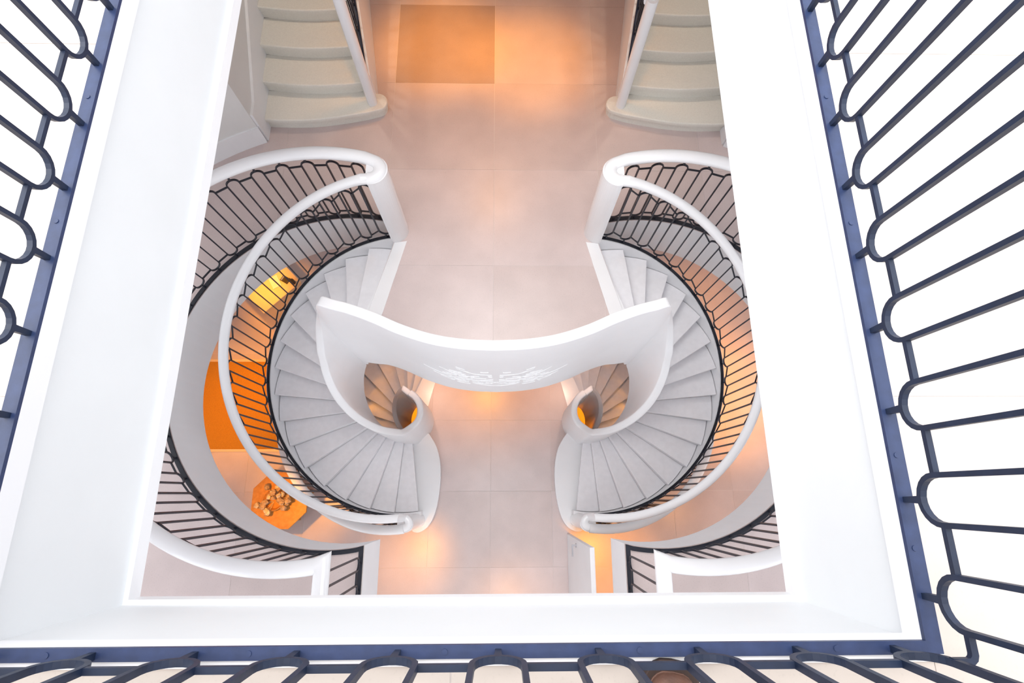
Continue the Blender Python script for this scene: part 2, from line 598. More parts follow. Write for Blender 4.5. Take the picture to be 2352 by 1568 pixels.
# ------------------------------------------------------------------ helical staircases
def flight(m, lower):
    """helical flight falling counter-clockwise (left hand) by 18 risers"""
    side = ('left', 'right')[m]
    z0 = Z2 if lower else 0.0
    a0, st = (71.0, 13.6) if lower else (80.0, 12.35)
    cin = (-1.48, 1.20) if lower else SC
    rin = 0.27 if lower else 0.45
    co, rout = SC, 1.49
    base = mirror((SC[0], SC[1], z0 + Z2), m)
    root = empty('helical_staircase', base)
    if lower:
        tag(root, 'lower helical flight seen through the %s hand stair eye' % side, 'staircase', 'helical stair flights')
    else:
        tag(root, 'white helical staircase curving down on the %s hand side of the void' % side, 'staircase', 'helical stair flights')
    line = lambda a: z0 - RISE * (a - a0) / st
    def nose(i):
        a = a0 + st * i
        o = np.array(pol(co, rout, a))
        skew = -10 * max(0.0, 1 - i / 13.0) if not lower else -4
        ang = math.radians(a + 180 + skew)
        d = np.array([math.cos(ang), math.sin(ang)])
        # meet the inner circle
        e = o - np.array(cin); R_ = rin
        bq = e @ d; cq = e @ e - R_ * R_
        t = -bq - math.sqrt(max(0.0, bq * bq - cq))
        return o, o + d * t
    def arc_between(p, q, c):
        a1 = math.atan2(p[1] - c[1], p[0] - c[0]); a2 = math.atan2(q[1] - c[1], q[0] - c[0])
        if a2 < a1: a2 += 2 * math.pi
        r1 = math.hypot(p[0] - c[0], p[1] - c[1]); r2 = math.hypot(q[0] - c[0], q[1] - c[1])
        return [(c[0] + (r1 + (r2 - r1) * k / 4) * math.cos(a1 + (a2 - a1) * k / 4), c[1] + (r1 + (r2 - r1) * k / 4) * math.sin(a1 + (a2 - a1) * k / 4)) for k in range(5)]
    last = 17 if lower else 16
    for i in range(1, last + 1):
        o0, n0 = nose(i - 1); o1, n1 = nose(i)
        t0 = (o1 - n1) / np.linalg.norm(o1 - n1)
        fwd = np.array([-t0[1], t0[0]])           # down-stair direction
        over = 0.02
        tv = arc_between(o0, o1 + fwd * over, co)
        bv = arc_between(n0, n1 + fwd * over, cin)
        poly = [tuple(p) for p in tv] + [tuple(p) for p in bv[::-1]]
        z = z0 - i * RISE
        under(prism('tread', mp(poly, m), z - 0.035, z, TREAD, bevel=0.008), root)
        # riser below the nosing of the step above
        rp = [tuple(o0), tuple(n0), tuple(n0 - fwd * 0.03), tuple(o0 - fwd * 0.03)]
        under(prism('riser', mp(rp, m), z - 0.02, z + RISE - 0.036, WHITE), root)
    if not lower:
        o0, n0 = nose(16)
        front = [(-1.15, 0.93), (-1.06, 0.80), (-1.0, 0.68), (-0.955, 0.50), (-0.938, 0.30), (-0.945, 0.10), (-0.965, -0.08), (-1.0, -0.25), (-1.05, -0.38), (-1.115, -0.471), (-1.18, -0.52), (-1.25, -0.545), (-1.33, -0.53), (-1.37, -0.46)]
        front = [(float(p[0]), float(p[1])) for p in catmull(front, 3)]
        z = z0 - 17 * RISE
        poly = [(-1.47, 0.80), (-1.40, -0.40)] + front[::-1]
        under(prism('bottom_step', mp(poly, m), z - 0.04, z, WHITE, bevel=0.01), root)
        c_ = np.array([-1.2, 0.2])
        inset = [tuple(c_ + (np.array(p) - c_) * 0.965) for p in poly]
        under(prism('riser', mp(inset, m), Z2, z - 0.04, WHITE), root)
    # landing strip at the head of the flight
    if not lower:
        strip = [(-1.205, 2.715), (-1.065, 2.735), (-1.28, 1.90), (-1.40, 1.52), (-1.555, 1.545), (-1.435, 1.92)]
    else:
        so, sn = nose(0)
        strip = [tuple(so), (so[0] + 0.16, so[1]), (-1.083, 1.812), (-1.19, 1.385), (-1.28, 1.37), tuple(sn)]
    under(prism('landing_nosing', mp(strip, m), z0 - 0.05, z0 + 0.006, GLOSS, bevel=0.004), root)
    o0, n0 = nose(0)
    # outer string
    aend = a0 + st * (17.6 if lower else 16.2)
    aa = np.linspace(a0 + 0.8, aend, 70)
    path = [pol(co, 1.525, a, line(a)) for a in aa]
    top = 0.10
    S = [(-0.028, -0.36), (0.028, -0.36), (0.028, top), (-0.028, top)]
    under(sweep('outer_string', mp(path, m), S, WHITE, None, True, 30), root)
    barp = [(p[0], p[1], p[2] + top) for p, a in zip(path, aa) if a < a0 + st * 15.6]
    under(sweep('base_bar', mp(barp, m), rect(0.034, 0.0, 0.016), DARK, None, False), root)
    # soffit
    v, f = [], []
    for a in aa:
        for r_ in (rin, 1.5):
            v.append((*pol(co if r_ > 1 else cin, r_, a), line(a) - 0.30)); v.append((*pol(co if r_ > 1 else cin, r_, a), line(a) - 0.36))
    for i in range(len(aa) - 1):
        k = 4 * i
        f += [(k, k + 2, k + 6, k + 4), (k + 1, k + 5, k + 7, k + 3), (k, k + 4, k + 5, k + 1), (k + 2, k + 3, k + 7, k + 6)]
    f += [(0, 1, 3, 2), (4 * len(aa) - 4, 4 * len(aa) - 2, 4 * len(aa) - 1, 4 * len(aa) - 3)]
    under(mesh('soffit', mp(v, m), f, WHITE, None, True), root)
    # inner parapet wall of the lower flight (that of the upper flight runs on into the curved parapet)
    if lower:
        pts = [(-1.31, 1.385, Z2 + 1.17)] + [pol(cin, rin, a, 1.2 + line(a)) for a in np.arange(75, 330, 8)]
        path = [tuple(p) for p in catmull(pts, 3)]
        zb = [max(Z3, p[2] - 1.5) for p in path]
        under(wall_sweep('inner_parapet', mp(path, m), zb, 0.041, [0.03] * len(path), GLOSS), root)
    # handrail with balusters
    if not lower:
        rl = []
        for a in np.linspace(77, 276, 90):
            rl.append(pol(co, 1.53, a, max(line(a) + top + HR - 0.03, Z2 + 1.33)))
        rl[0] = (rl[0][0], rl[0][1], HR)
        hs = [(-1.20, 2.776, HR), (-1.235, 2.775, HR)]
        rl = hs + [p for p in rl if p[0] < -1.27 or p[1] < 1]
        c2 = (-1.27, -0.355)
        hp = [pol(c2, 0.062, a, Z2 + 1.31) for a in np.linspace(70, -90, 9)]
        under(sweep('handrail', mp(rl + hp, m), oval(0.052, 0.048, 14), GLOSS), root)
        bal = [pol(co, 1.53, a, line(a) + top + 0.012) for a in np.linspace(80, 272, 90)]
        balusters(root, mp(bal, m), DARK, 0.222, 0.10, top=1.04, toplink=0.975)
        newel_round('newel_post', root, mirror((-1.255, -0.37, 0), m), 0.105, Z2 + RISE - 0.01, Z2 + 1.30, GLOSS)
    else:
        rl = [pol(co, 1.53, a, line(a) + top + HR - 0.03) for a in np.linspace(a0, aend, 70)]
        under(sweep('handrail', mp(rl, m), oval(0.052, 0.048, 12), GLOSS), root)
        bal = [pol(co, 1.53, a, line(a) + top + 0.012) for a in np.linspace(a0, aend, 70)]
        balusters(root, mp(bal, m), DARK, 0.222, 0.10, top=1.04, toplink=0.975)
    return root
for lower in (False, True):
    for m in (0, 1):
        flight(m, lower)

# guard railing of the lower floor, under the flights
def low_guard(m):
    side = ('left', 'right')[m]
    root = empty('guard_railing', mirror((-1.3, -0.43, Z2), m))
    tag(root, 'lower guard railing tucked under the %s hand helical flight beside its bottom newel' % side, 'railing', 'guard railings of the lower floor')
    arc = [pol(G2, 1.56, a, Z2) for a in np.linspace(279, 80, 80)]
    under(sweep('base_bar', mp(arc, m), rect(0.04, 0.0, 0.02), DARK, None, False), root)
    balusters(root, mp(arc, m), DARK, 0.238, 0.16)
    rail = [(-1.27, -0.425, Z2 + 1.31), (-1.34, -0.436, Z2 + 1.29)] + [pol(G2, 1.565, a, Z2 + HR + 0.1 * max(0, 1 - (276 - a) / 30)) for a in np.linspace(272, 80, 80)]
    under(sweep('handrail', mp(rail, m), RAIL, GLOSS), root)
low_guard(0); low_guard(1)

# ------------------------------------------------------------------ curved parapet of the middle floor
def parapet():
    root = empty('parapet', (AX, 1.2, 0))
    tag(root, 'curved white parapet bridging the void and winding down round both stair eyes', 'parapet')
    T = 0.046
    # from the axis out to the left, then down round the stair eye to the loop on the lower floor
    pts = [(p[0], p[1] + T, 1.2) for p in PAR_S[:len(PAR_S) // 2 + 1]][::-1]
    pts = pts[:-3] + [(-1.46, 1.558, 1.2), (-1.545, 1.588, 1.185), (-1.60, 1.611, 1.075), (-1.638, 1.626, 0.96), (-1.675, 1.630, 0.855), (-1.717, 1.621, 0.725), (-1.753, 1.602, 0.60), (-1.785, 1.575, 0.49), (-1.81, 1.542, 0.395), (-1.831, 1.507, 0.31), (-1.848, 1.47, 0.225), (-1.862, 1.432, 0.155), (-1.873, 1.394, 0.085)]
    line = lambda a: -RISE * (a - 80.0) / 12.35
    pts += [pol(SC, 0.45, a, 1.2 + line(a)) for a in np.arange(166, 288, 8)]
    pts += [pol((-1.44, 1.125), 0.30, a, Z2 + z_) for a, z_ in ((-52, 1.27), (-34, 1.22), (-15, 1.2), (5, 1.2), (25, 1.2), (45, 1.2), (62, 1.19))]
    half = [tuple(float(c) for c in p) for p in catmull(pts, 3)]
    zb, bev = [], []
    for p in half:
        a = math.degrees(math.atan2(p[1] - SC[1], p[0] - SC[0])) % 360
        if p[2] > 1.18: zb.append(-0.68); bev.append(0.014)
        elif p[2] < Z2 + 1.3 and (a < 70 or a > 290): zb.append(Z2 + 0.0); bev.append(0.03)
        else: zb.append(max(Z2, min(-0.68, line(a) - 0.40))); bev.append(min(0.03, 0.014 + 0.02 * (1.18 - p[2])))
    ft = []
    for p in half:
        d = math.hypot(p[0] + 1.60, p[1] - 1.611)
        ft.append(0.05 * math.exp(-(d / 0.20) ** 2) if p[2] > 0 else 0.0)
    path = half[::-1] + mp(half[1:], 1)
    under(wall_sweep('wall_face', path, zb[::-1] + zb[1:], T, bev[::-1] + bev[1:], PARAPET, None, ft[::-1] + ft[1:]), root)
    # raised white strokes drawing reflections on the well side of the parapet
    S = PAR_S
    def face(x, z, off):
        for a, b in zip(S[:-1], S[1:]):
            if a[0] <= x <= b[0]:
                t = (x - a[0]) / (b[0] - a[0])
                n = np.array([b[1] - a[1], -(b[0] - a[0])]); n /= np.linalg.norm(n)
                if n[1] > 0: n = -n
                y = a[1] + t * (b[1] - a[1])
                return (x + n[0] * off, y + n[1] * off, z)
        return (x, S[0][1], z)
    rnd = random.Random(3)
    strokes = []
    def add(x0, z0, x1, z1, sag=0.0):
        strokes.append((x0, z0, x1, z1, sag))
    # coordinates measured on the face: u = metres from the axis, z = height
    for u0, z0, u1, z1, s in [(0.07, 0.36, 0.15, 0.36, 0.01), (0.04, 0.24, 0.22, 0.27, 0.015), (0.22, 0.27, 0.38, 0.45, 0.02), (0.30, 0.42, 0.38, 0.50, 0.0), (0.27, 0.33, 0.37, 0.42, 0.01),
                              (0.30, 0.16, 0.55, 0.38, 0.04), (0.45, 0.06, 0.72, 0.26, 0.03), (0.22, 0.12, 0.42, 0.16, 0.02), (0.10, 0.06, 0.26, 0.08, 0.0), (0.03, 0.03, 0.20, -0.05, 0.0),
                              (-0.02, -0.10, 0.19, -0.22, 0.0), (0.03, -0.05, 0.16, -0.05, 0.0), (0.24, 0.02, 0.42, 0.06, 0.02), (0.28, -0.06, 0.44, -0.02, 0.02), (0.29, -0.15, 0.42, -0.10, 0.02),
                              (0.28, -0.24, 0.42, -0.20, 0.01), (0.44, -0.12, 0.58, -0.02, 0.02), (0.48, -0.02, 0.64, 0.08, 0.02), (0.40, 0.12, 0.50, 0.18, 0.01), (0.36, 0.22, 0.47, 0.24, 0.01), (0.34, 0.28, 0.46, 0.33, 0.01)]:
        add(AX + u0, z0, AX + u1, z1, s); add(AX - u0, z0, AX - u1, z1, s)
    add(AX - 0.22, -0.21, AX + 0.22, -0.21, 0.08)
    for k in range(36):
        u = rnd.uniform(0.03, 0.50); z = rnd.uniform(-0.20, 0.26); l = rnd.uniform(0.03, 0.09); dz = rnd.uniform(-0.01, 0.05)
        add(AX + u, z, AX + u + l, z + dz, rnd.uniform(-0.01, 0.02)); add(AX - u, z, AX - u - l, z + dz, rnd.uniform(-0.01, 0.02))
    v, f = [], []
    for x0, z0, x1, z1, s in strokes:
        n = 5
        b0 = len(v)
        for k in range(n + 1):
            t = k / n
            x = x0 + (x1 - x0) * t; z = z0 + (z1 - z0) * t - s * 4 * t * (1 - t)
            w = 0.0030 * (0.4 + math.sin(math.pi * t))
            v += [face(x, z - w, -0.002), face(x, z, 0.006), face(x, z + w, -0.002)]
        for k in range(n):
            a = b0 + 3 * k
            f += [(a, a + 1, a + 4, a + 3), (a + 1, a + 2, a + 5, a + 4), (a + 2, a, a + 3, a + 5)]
    o = mesh('reflection_lines', v, f, REFLECTION, None, True)
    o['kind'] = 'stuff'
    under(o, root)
REFLECTION = material('painted reflection white', (0.95, 0.95, 0.96), 0.25, vary=0.01)
parapet()

# ------------------------------------------------------------------ straight staircases of the middle floor
def straight_stair(m):
    side = ('left', 'right')[m]
    root = empty('straight_staircase', mirror((-2.1, 4.2, 0), m))
    tag(root, 'cream stone steps climbing away at the top of the picture, %s hand flight' % side, 'staircase', 'straight flights at the far end')
    x0, x1 = -2.765, -1.52
    G = 0.357; r = 0.17
    for i in range(1, 9):
        y = 4.19 + G * (i - 1)
        z = r * i
        n = 10
        front = []
        xr = (-1.60 - 0.14 * (y - 4.6)) if i > 1 else -1.44
        xl = x0
        for k in range(n + 1):
            t = k / n
            x = xl + (xr - xl) * t
            yy = y - 0.045 * math.sin(math.pi * t) + (0.02 if i > 1 else 0.0)
            if i == 1:
                yy = y - 0.02 * math.sin(math.pi * min(1, t * 1.3)) + 0.14 * t ** 2.2
            front.append((x, yy))
        if i == 1:
            c = (-1.47, 4.455)
            front = front[:-1] + [pol(c, 0.115, a) for a in np.linspace(-72, 95, 10)]
            poly = front + [(x1 - 0.02, 4.60), (x1 - 0.08, y + G + 0.05), (xl, y + G + 0.05)]
        else:
            poly = front + [(xr, y + G + 0.05), (xl, y + G + 0.05)]
        under(prism('tread', mp(poly, m), z - 0.045, z, SPECK, bevel=0.012), root)
        c_ = np.array([-2.0, y + 0.3])
        ins = [(p[0] - (0.025 if p[0] > -1.6 and i == 1 else 0.0), p[1] + 0.03) for p in front]
        if i == 1:
            rp = ins + [(x1, 4.62), (xl, 4.62)]
        else:
            rp = ins + [(xr, y + 0.12), (xl, y + 0.12)]
        under(prism('riser', mp(rp, m), z - r if i > 1 else 0.0, z - 0.045, SPECK), root)
    # outer string with base bar and railing
    ys = 4.55
    yn = 4.19 + G * 8
    zt = lambda y: r + (y - 4.25) * r / G + 0.16
    v = []
    xe = lambda y: -1.50 - 0.14 * (y - 4.6)
    foot = ((xe(ys), ys), (xe(yn), yn), (xe(yn) - 0.12, yn), (xe(ys) - 0.12, ys))
    v += [(x, y, 0.0) for x, y in foot] + [(x, y, zt(y)) for x, y in foot]
    under(mesh('outer_string', mp(v, m), [(0, 1, 2, 3), (4, 5, 6, 7), (0, 1, 5, 4), (1, 2, 6, 5), (2, 3, 7, 6), (3, 0, 4, 7)], WHITE, None), root)
    path = [(xe(ys) - 0.055, ys + 0.03, zt(ys + 0.03)), (xe(yn) - 0.055, yn, zt(yn))]
    under(sweep('base_bar', mp(path, m), rect(0.05, 0.0, 0.02), METAL, None, False), root)
    balusters(root, mp(path, m), DARK, 0.238, 0.14, top=1.0, toplink=0.93)
    rail = [(p[0], p[1], p[2] + 1.1) for p in path]
    rail = [(-1.50, 4.43, rail[0][2] - 0.03)] + rail
    under(sweep('handrail', mp(rail, m), oval(0.058, 0.05, 12), GLOSS), root)
    newel_round('newel_post', root, mirror((-1.525, 4.44, 0), m), 0.058, r - 0.01, rail[0][2] + 0.03, GLOSS)
straight_stair(0); straight_stair(1)

# ------------------------------------------------------------------ walls
def side_wall(m):
    side = ('left', 'right')[m]
    root = empty('wall_' + side, mirror((-2.78, 4.02, 0), m))
    tag(root, 'warm white plaster wall curving past the foot of the %s hand straight steps' % side, 'wall', kind='structure')
    arcs = [pol(GC, 2.975, a) for a in np.linspace(111.7, 150, 24)]
    outer = [pol(GC, 3.12, a) for a in np.linspace(150, 114.5, 24)]
    poly = [(-2.785, 8.3), (-2.785, arcs[0][1])] + arcs + outer + [(-2.93, 4.05), (-2.93, 8.3)]
    under(slab('wall_body', [mp(poly, m)], 0.0, 3.33, WALLM), root)
    # plinth along the curve
    a1 = [pol(GC, 2.955, a) for a in np.linspace(111.5, 150, 24)]
    a2 = [pol(GC, 2.976, a) for a in np.linspace(150, 111.5, 24)]
    under(slab('plinth', [mp(a1 + a2, m)], 0.0, 0.26, WHITE), root)
    # sloping skirting beside the steps
    y0, y1 = 4.03, 7.0
    zt = lambda y: 0.44 + max(0.0, (y - 4.2)) * 0.17 / 0.357
    v = []
    for y in (y0, 4.2, y1):
        for x in (-2.785, -2.755):
            v += [(x, y, 0.0), (x, y, zt(y))]
    f = []
    for k in (0, 4):
        f += [(k, k + 1, k + 5, k + 4), (k + 2, k + 6, k + 7, k + 3), (k + 1, k + 3, k + 7, k + 5), (k, k + 4, k + 6, k + 2)]
    f += [(0, 2, 3, 1), (8, 9, 11, 10)]
    under(mesh('skirting', mp(v, m), f, WHITE, None), root)
side_wall(0); side_wall(1)

def outer_wall(nm, lab, p0, p1, n_in, openings):
    """outer wall from p0 to p1 (running along x or y), 0.15 thick; openings: (s0, s1, z0, z1) measured along the wall"""
    root = empty(nm, (p0[0], p0[1], Z3 - 0.3))
    tag(root, lab, 'wall', kind='structure')
    P0, P1 = np.array(p0, float), np.array(p1, float)
    L = np.linalg.norm(P1 - P0); t = (P1 - P0) / L
    n = np.array(n_in, float)
    def piece(name, s0, s1, z0, z1, d0=0.0, d1=0.15, mat=WALLM):
        q = [P0 + t * s0 + n * d0, P0 + t * s1 + n * d0, P0 + t * s1 + n * d1, P0 + t * s0 + n * d1]
        under(prism(name, [tuple(x) for x in q], z0, z1, mat), root)
    zs = sorted({Z3 - 0.3, 3.33} | {o[2] for o in openings} | {o[3] for o in openings})
    for za, zb in zip(zs[:-1], zs[1:]):
        row = sorted(o for o in openings if o[2] <= za and o[3] >= zb)
        s = 0.0
        for o in row:
            piece('pier', s, o[0], za, zb); s = o[1]
        piece('pier' if row else 'wall_body', s, L, za, zb)
    for o in openings:
        for zz in ((o[2], o[2] + 0.06), (o[3] - 0.06, o[3])):
            piece('added_window_frame', o[0], o[1], zz[0], zz[1], 0.05, 0.10, WHITE)
        k = 3
        for i in range(k + 1):
            c = o[0] + 0.03 + (o[1] - o[0] - 0.06) * i / k
            piece('added_window_frame', c - 0.03, c + 0.03, o[2] + 0.06, o[3] - 0.06, 0.05, 0.10, WHITE)
ADDED_BAYS = [(0.5 + 2.65 * k, 2.75 + 2.65 * k, 0.25, 3.05) for k in range(4)]  # unseen window openings added to let daylight into the middle floor
ADDED_LOWBAYS = [(0.5 + 2.65 * k, 2.75 + 2.65 * k, -2.75, -1.0) for k in range(4)]  # more added openings, for daylight on the lower floor
outer_wall('wall_west', 'tall outer wall with added window openings on the left of the stair hall', (-5.5, -2.6), (-5.5, 8.4), (-1, 0), ADDED_BAYS)
outer_wall('wall_east', 'tall outer wall with added window openings on the right of the stair hall', (5.38, -2.6), (5.38, 8.4), (1, 0), ADDED_BAYS + ADDED_LOWBAYS[:2])
outer_wall('wall_north', 'end wall behind the straight steps', (-5.65, 8.4), (5.53, 8.4), (0, 1), ADDED_LOWBAYS)
outer_wall('wall_south', 'end wall with added window openings under the near side of the landing', (-5.65, -2.6), (5.53, -2.6), (0, -1), ADDED_BAYS + ADDED_LOWBAYS[:3])

tag(box('shade_ceiling', -5.65, 5.53, -2.75, -0.45, 6.9, 7.05, WALLM), 'plain ceiling added to shade the near side of the upper landing', 'shade_ceiling', kind='structure')  # unseen slab added to cut the sky light on the near landing
tag(box('wall_shade', -5.65, 5.53, -2.75, -2.6, 3.98, 6.9, WALLM), 'unseen added wall shading the near side of the upper landing', 'wall', kind='structure')  # unseen wall added to block the sky behind the near landing

def back_wall():
    w = box('wall_back', 1.02, 5.38, -1.72, -1.58, Z2, -0.68, WALLM)
    tag(w, 'plain lower floor wall that the open white door hangs on', 'wall', kind='structure')
back_wall()

def door():
    root = empty('door_1', (1.03, -1.56, Z2))
    tag(root, 'open white door leaf with lever handles on the lower floor', 'door', kind='structure')
    X0, X1 = 1.005, 1.06
    leaf = box('leaf', X0, X1, -1.56, -0.585, Z2 + 0.01, Z2 + 2.2, WHITE, bevel=0.004)
    under(leaf, root)
    for sx, xf, mat in ((-1, X0, CHROME), (1, X1, BLACK)):
        y = -0.66; z = Z2 + 1.05
        r = newel_round('rose', root, (0, 0), 0.028, 0, 0.012, mat, 14)
        r.rotation_euler = (0, math.radians(90) * sx, 0)
        r.location = (xf, y, z)
        v, f = box_vf(min(xf, xf + sx * 0.06), max(xf, xf + sx * 0.06), y - 0.01, y + 0.01, z - 0.01, z + 0.01)
        under(mesh('spindle', v, f, mat), root)
        v, f = box_vf(min(xf + sx * 0.045, xf + sx * 0.065), max(xf + sx * 0.045, xf + sx * 0.065), y - 0.14, y + 0.012, z - 0.011, z + 0.011)
        under(mesh('lever', v, f, mat), root)
    for zz in (0.25, 1.1, 1.95):
        under(newel_round('hinge', empty_fix(root), (X1 + 0.008, -1.555), 0.009, Z2 + zz, Z2 + zz + 0.1, CHROME, 10), root)
def empty_fix(r):
    return r
door()

# ------------------------------------------------------------------ railing of the light well
def well_rail():
    YN = YW1
    sides_ = [
        ('right', (XW1 + 0.0205, YW0 - 0.02), (XW1 + 0.0205, YN), 0.041, 'tall looped railing along the right hand edge of the light well', [-0.255 + 0.2378 * k for k in range(16)], METAL, [-0.14, 0.10, 0.81, 1.28, 1.75, 2.2]),
        ('left', (XW0 - 0.0205, YW0 - 0.02), (XW0 - 0.0205, YN), 0.041, 'tall looped railing along the left hand edge of the light well', [-0.255 + 0.2335 * k for k in range(16)], METAL, [-0.14, 0.10, 0.80, 1.25, 1.72, 2.2]),
    ]
    for side, a, b, w, lab, feet, mat, rivets in sides_:
        root = empty('well_railing', (a[0], a[1], ZU))
        tag(root, lab, 'railing', 'railings of the light well')
        bar = [(a[0], a[1] - 0.0105, ZU), (b[0], b[1], ZU)]
        under(sweep('base_bar', bar, rect(w, 0.0, 0.012), BAR, None, False), root)
        path = [(a[0], feet[0] - 0.2, ZU + 0.008), (b[0], b[1], ZU + 0.008)]
        balusters(root, path, mat, feet[1] - feet[0], 0.2, foot=0.062, link=0.122, top=1.05, toplink=0.98, half=0.06, w=0.0135, d=0.017, stub_t=0.06)
        rail = [(a[0], a[1], ZU + 1.14), (b[0], b[1], ZU + 1.14)]
        under(sweep('handrail', rail, oval(0.045, 0.035, 12), GLOSS), root)
        for y in rivets:
            under(newel_round('rivet', root, (a[0] - 0.002, y), 0.0075, ZU + 0.010, ZU + 0.0145, BAR, 12), root)
        # first link round the corner
        sx = 1 if side == 'right' else -1
        xs_ = 0.978 + 0.06 if side == 'right' else -1.245 - 0.06
        k = sweep('link', [(a[0], feet[0] - 0.058, ZU + 0.13), (a[0], YW0 - 0.001, ZU + 0.13), (a[0] - sx * 0.003, YW0 - 0.009, ZU + 0.13), (a[0] - sx * 0.011, YW0 - 0.0155, ZU + 0.13), (xs_, YW0 - 0.0155, ZU + 0.13)], rect(0.016, -0.007, 0.007), mat, None, False)
        under(k, root)
    root = empty('well_railing', (AX, YW0 - 0.0155, ZU))
    tag(root, 'tall looped railing along the near edge of the light well, beside the brown shoe', 'railing', 'railings of the light well')
    y = YW0 - 0.0155
    under(sweep('base_bar', [(XW0, y, ZU), (XW1, y, ZU)], rect(0.031, 0.0, 0.012), BAR, None, False), root)
    path = [(-1.245 - 0.1, y - 0.002, ZU + 0.008), (XW1 - 0.02, y - 0.002, ZU + 0.008)]
    balusters(root, path, METAL, 0.2475, 0.1, foot=0.062, link=0.122, top=1.05, toplink=0.98, half=0.06, w=0.0135, d=0.017, stub_t=0.06)
    under(sweep('handrail', [(XW0, y, ZU + 1.14), (XW1, y, ZU + 1.14)], oval(0.045, 0.035, 12), GLOSS), root)
    for x in (-1.11, -0.62, -0.14, 0.345, 0.84):
        under(newel_round('rivet', root, (x, y), 0.0075, ZU + 0.010, ZU + 0.0145, BAR, 12), root)
well_rail()

# ------------------------------------------------------------------ things on the lower floor
def rug():
    v, f = box_vf(-5.4, -3.45, 0.68, 2.20, Z2, Z2 + 0.012)
    root = empty('rug', (-4.4, 1.4, Z2))
    tag(root, 'burnt orange rug on the lower floor beside the left hand stair', 'rug')
    under(box('pile', -5.38, -3.3, 0.70, 2.12, Z2, Z2 + 0.014, RUG), root)
    for y0, y1 in ((0.66, 0.70), (2.12, 2.16)):
        under(box('border', -5.38, -3.3, y0, y1, Z2, Z2 + 0.016, CREAM), root)
rug()

def desk():
    root = empty('desk', (-3.9, 3.4, Z2))
    tag(root, 'cream desk glowing under a warm lamp behind the left hand stair', 'desk')
    root.rotation_euler = (0, 0, math.radians(45))
    L, W, H = 0.74, 0.8, 0.75
    # local: x along the visible edge, y away from the stair
    def put(o):
        o.parent = root
    put(box('desk_top', -L / 2, L / 2, -W / 2, W / 2, H - 0.035, H, CREAM, bevel=0.006))
    put(box('modesty_panel', -L / 2 + 0.02, L / 2 - 0.02, -W / 2 + 0.02, -W / 2 + 0.045, 0.12, H - 0.035, CREAM))
    for sx in (-1, 1):
        put(box('side_panel', sx * (L / 2 - 0.045), sx * (L / 2 - 0.02), -W / 2 + 0.045, W / 2 - 0.02, 0.0, H - 0.035, CREAM))
    c = np.array([-3.435, 2.976])                  # middle of the visible edge at the desk top
    n = np.array([-math.sin(math.radians(45)), math.cos(math.radians(45))])
    p = c + n * W / 2
    root.location = (p[0], p[1], Z2)
    R = Matrix.Translation(root.location) @ Matrix.Rotation(math.radians(45), 4, 'Z')
    # small things on the desk
    def on(x, y, z=0.0):
        return R @ Vector((x, y, H + z))
    cal = empty('desk_calculator', on(0.22, -0.20))
    cal.rotation_euler = (0, 0, math.radians(60))
    tag(cal, 'small dark calculator lying on the cream desk', 'calculator')
    box('case', -0.05, 0.05, -0.07, 0.07, 0, 0.014, BLACK, cal, 0.003)
    box('display', -0.04, 0.04, 0.035, 0.06, 0.0138, 0.0155, CHROME, cal)
    for i in range(3):
        for j in range(3):
            box('key', -0.035 + i * 0.026, -0.017 + i * 0.026, -0.055 + j * 0.027, -0.037 + j * 0.027, 0.0138, 0.018, SOLE, cal)
    pen = empty('pen_cup', on(0.28, -0.33))
    tag(pen, 'little black pen cup at the corner of the cream desk', 'cup')
    newel_round('cup', pen, (0, 0), 0.035, 0, 0.09, BLACK, 16).matrix_parent_inverse = Matrix()
    for k in range(3):
        q = newel_round('pen', pen, (0, 0), 0.004, 0.02, 0.16, SOLE, 6)
        q.matrix_parent_inverse = Matrix(); q.location = (0.012 * math.cos(2 * k), 0.012 * math.sin(2 * k), 0.0)
    pad = box('notepad', -0.07, 0.07, -0.1, 0.1, 0, 0.012, PAPER, None, 0.002)
    pad.location = on(0.08, -0.12); pad.rotation_euler = (0, 0, math.radians(30))
    tag(pad, 'pale notepad lying in the middle of the cream desk', 'notepad')
desk()

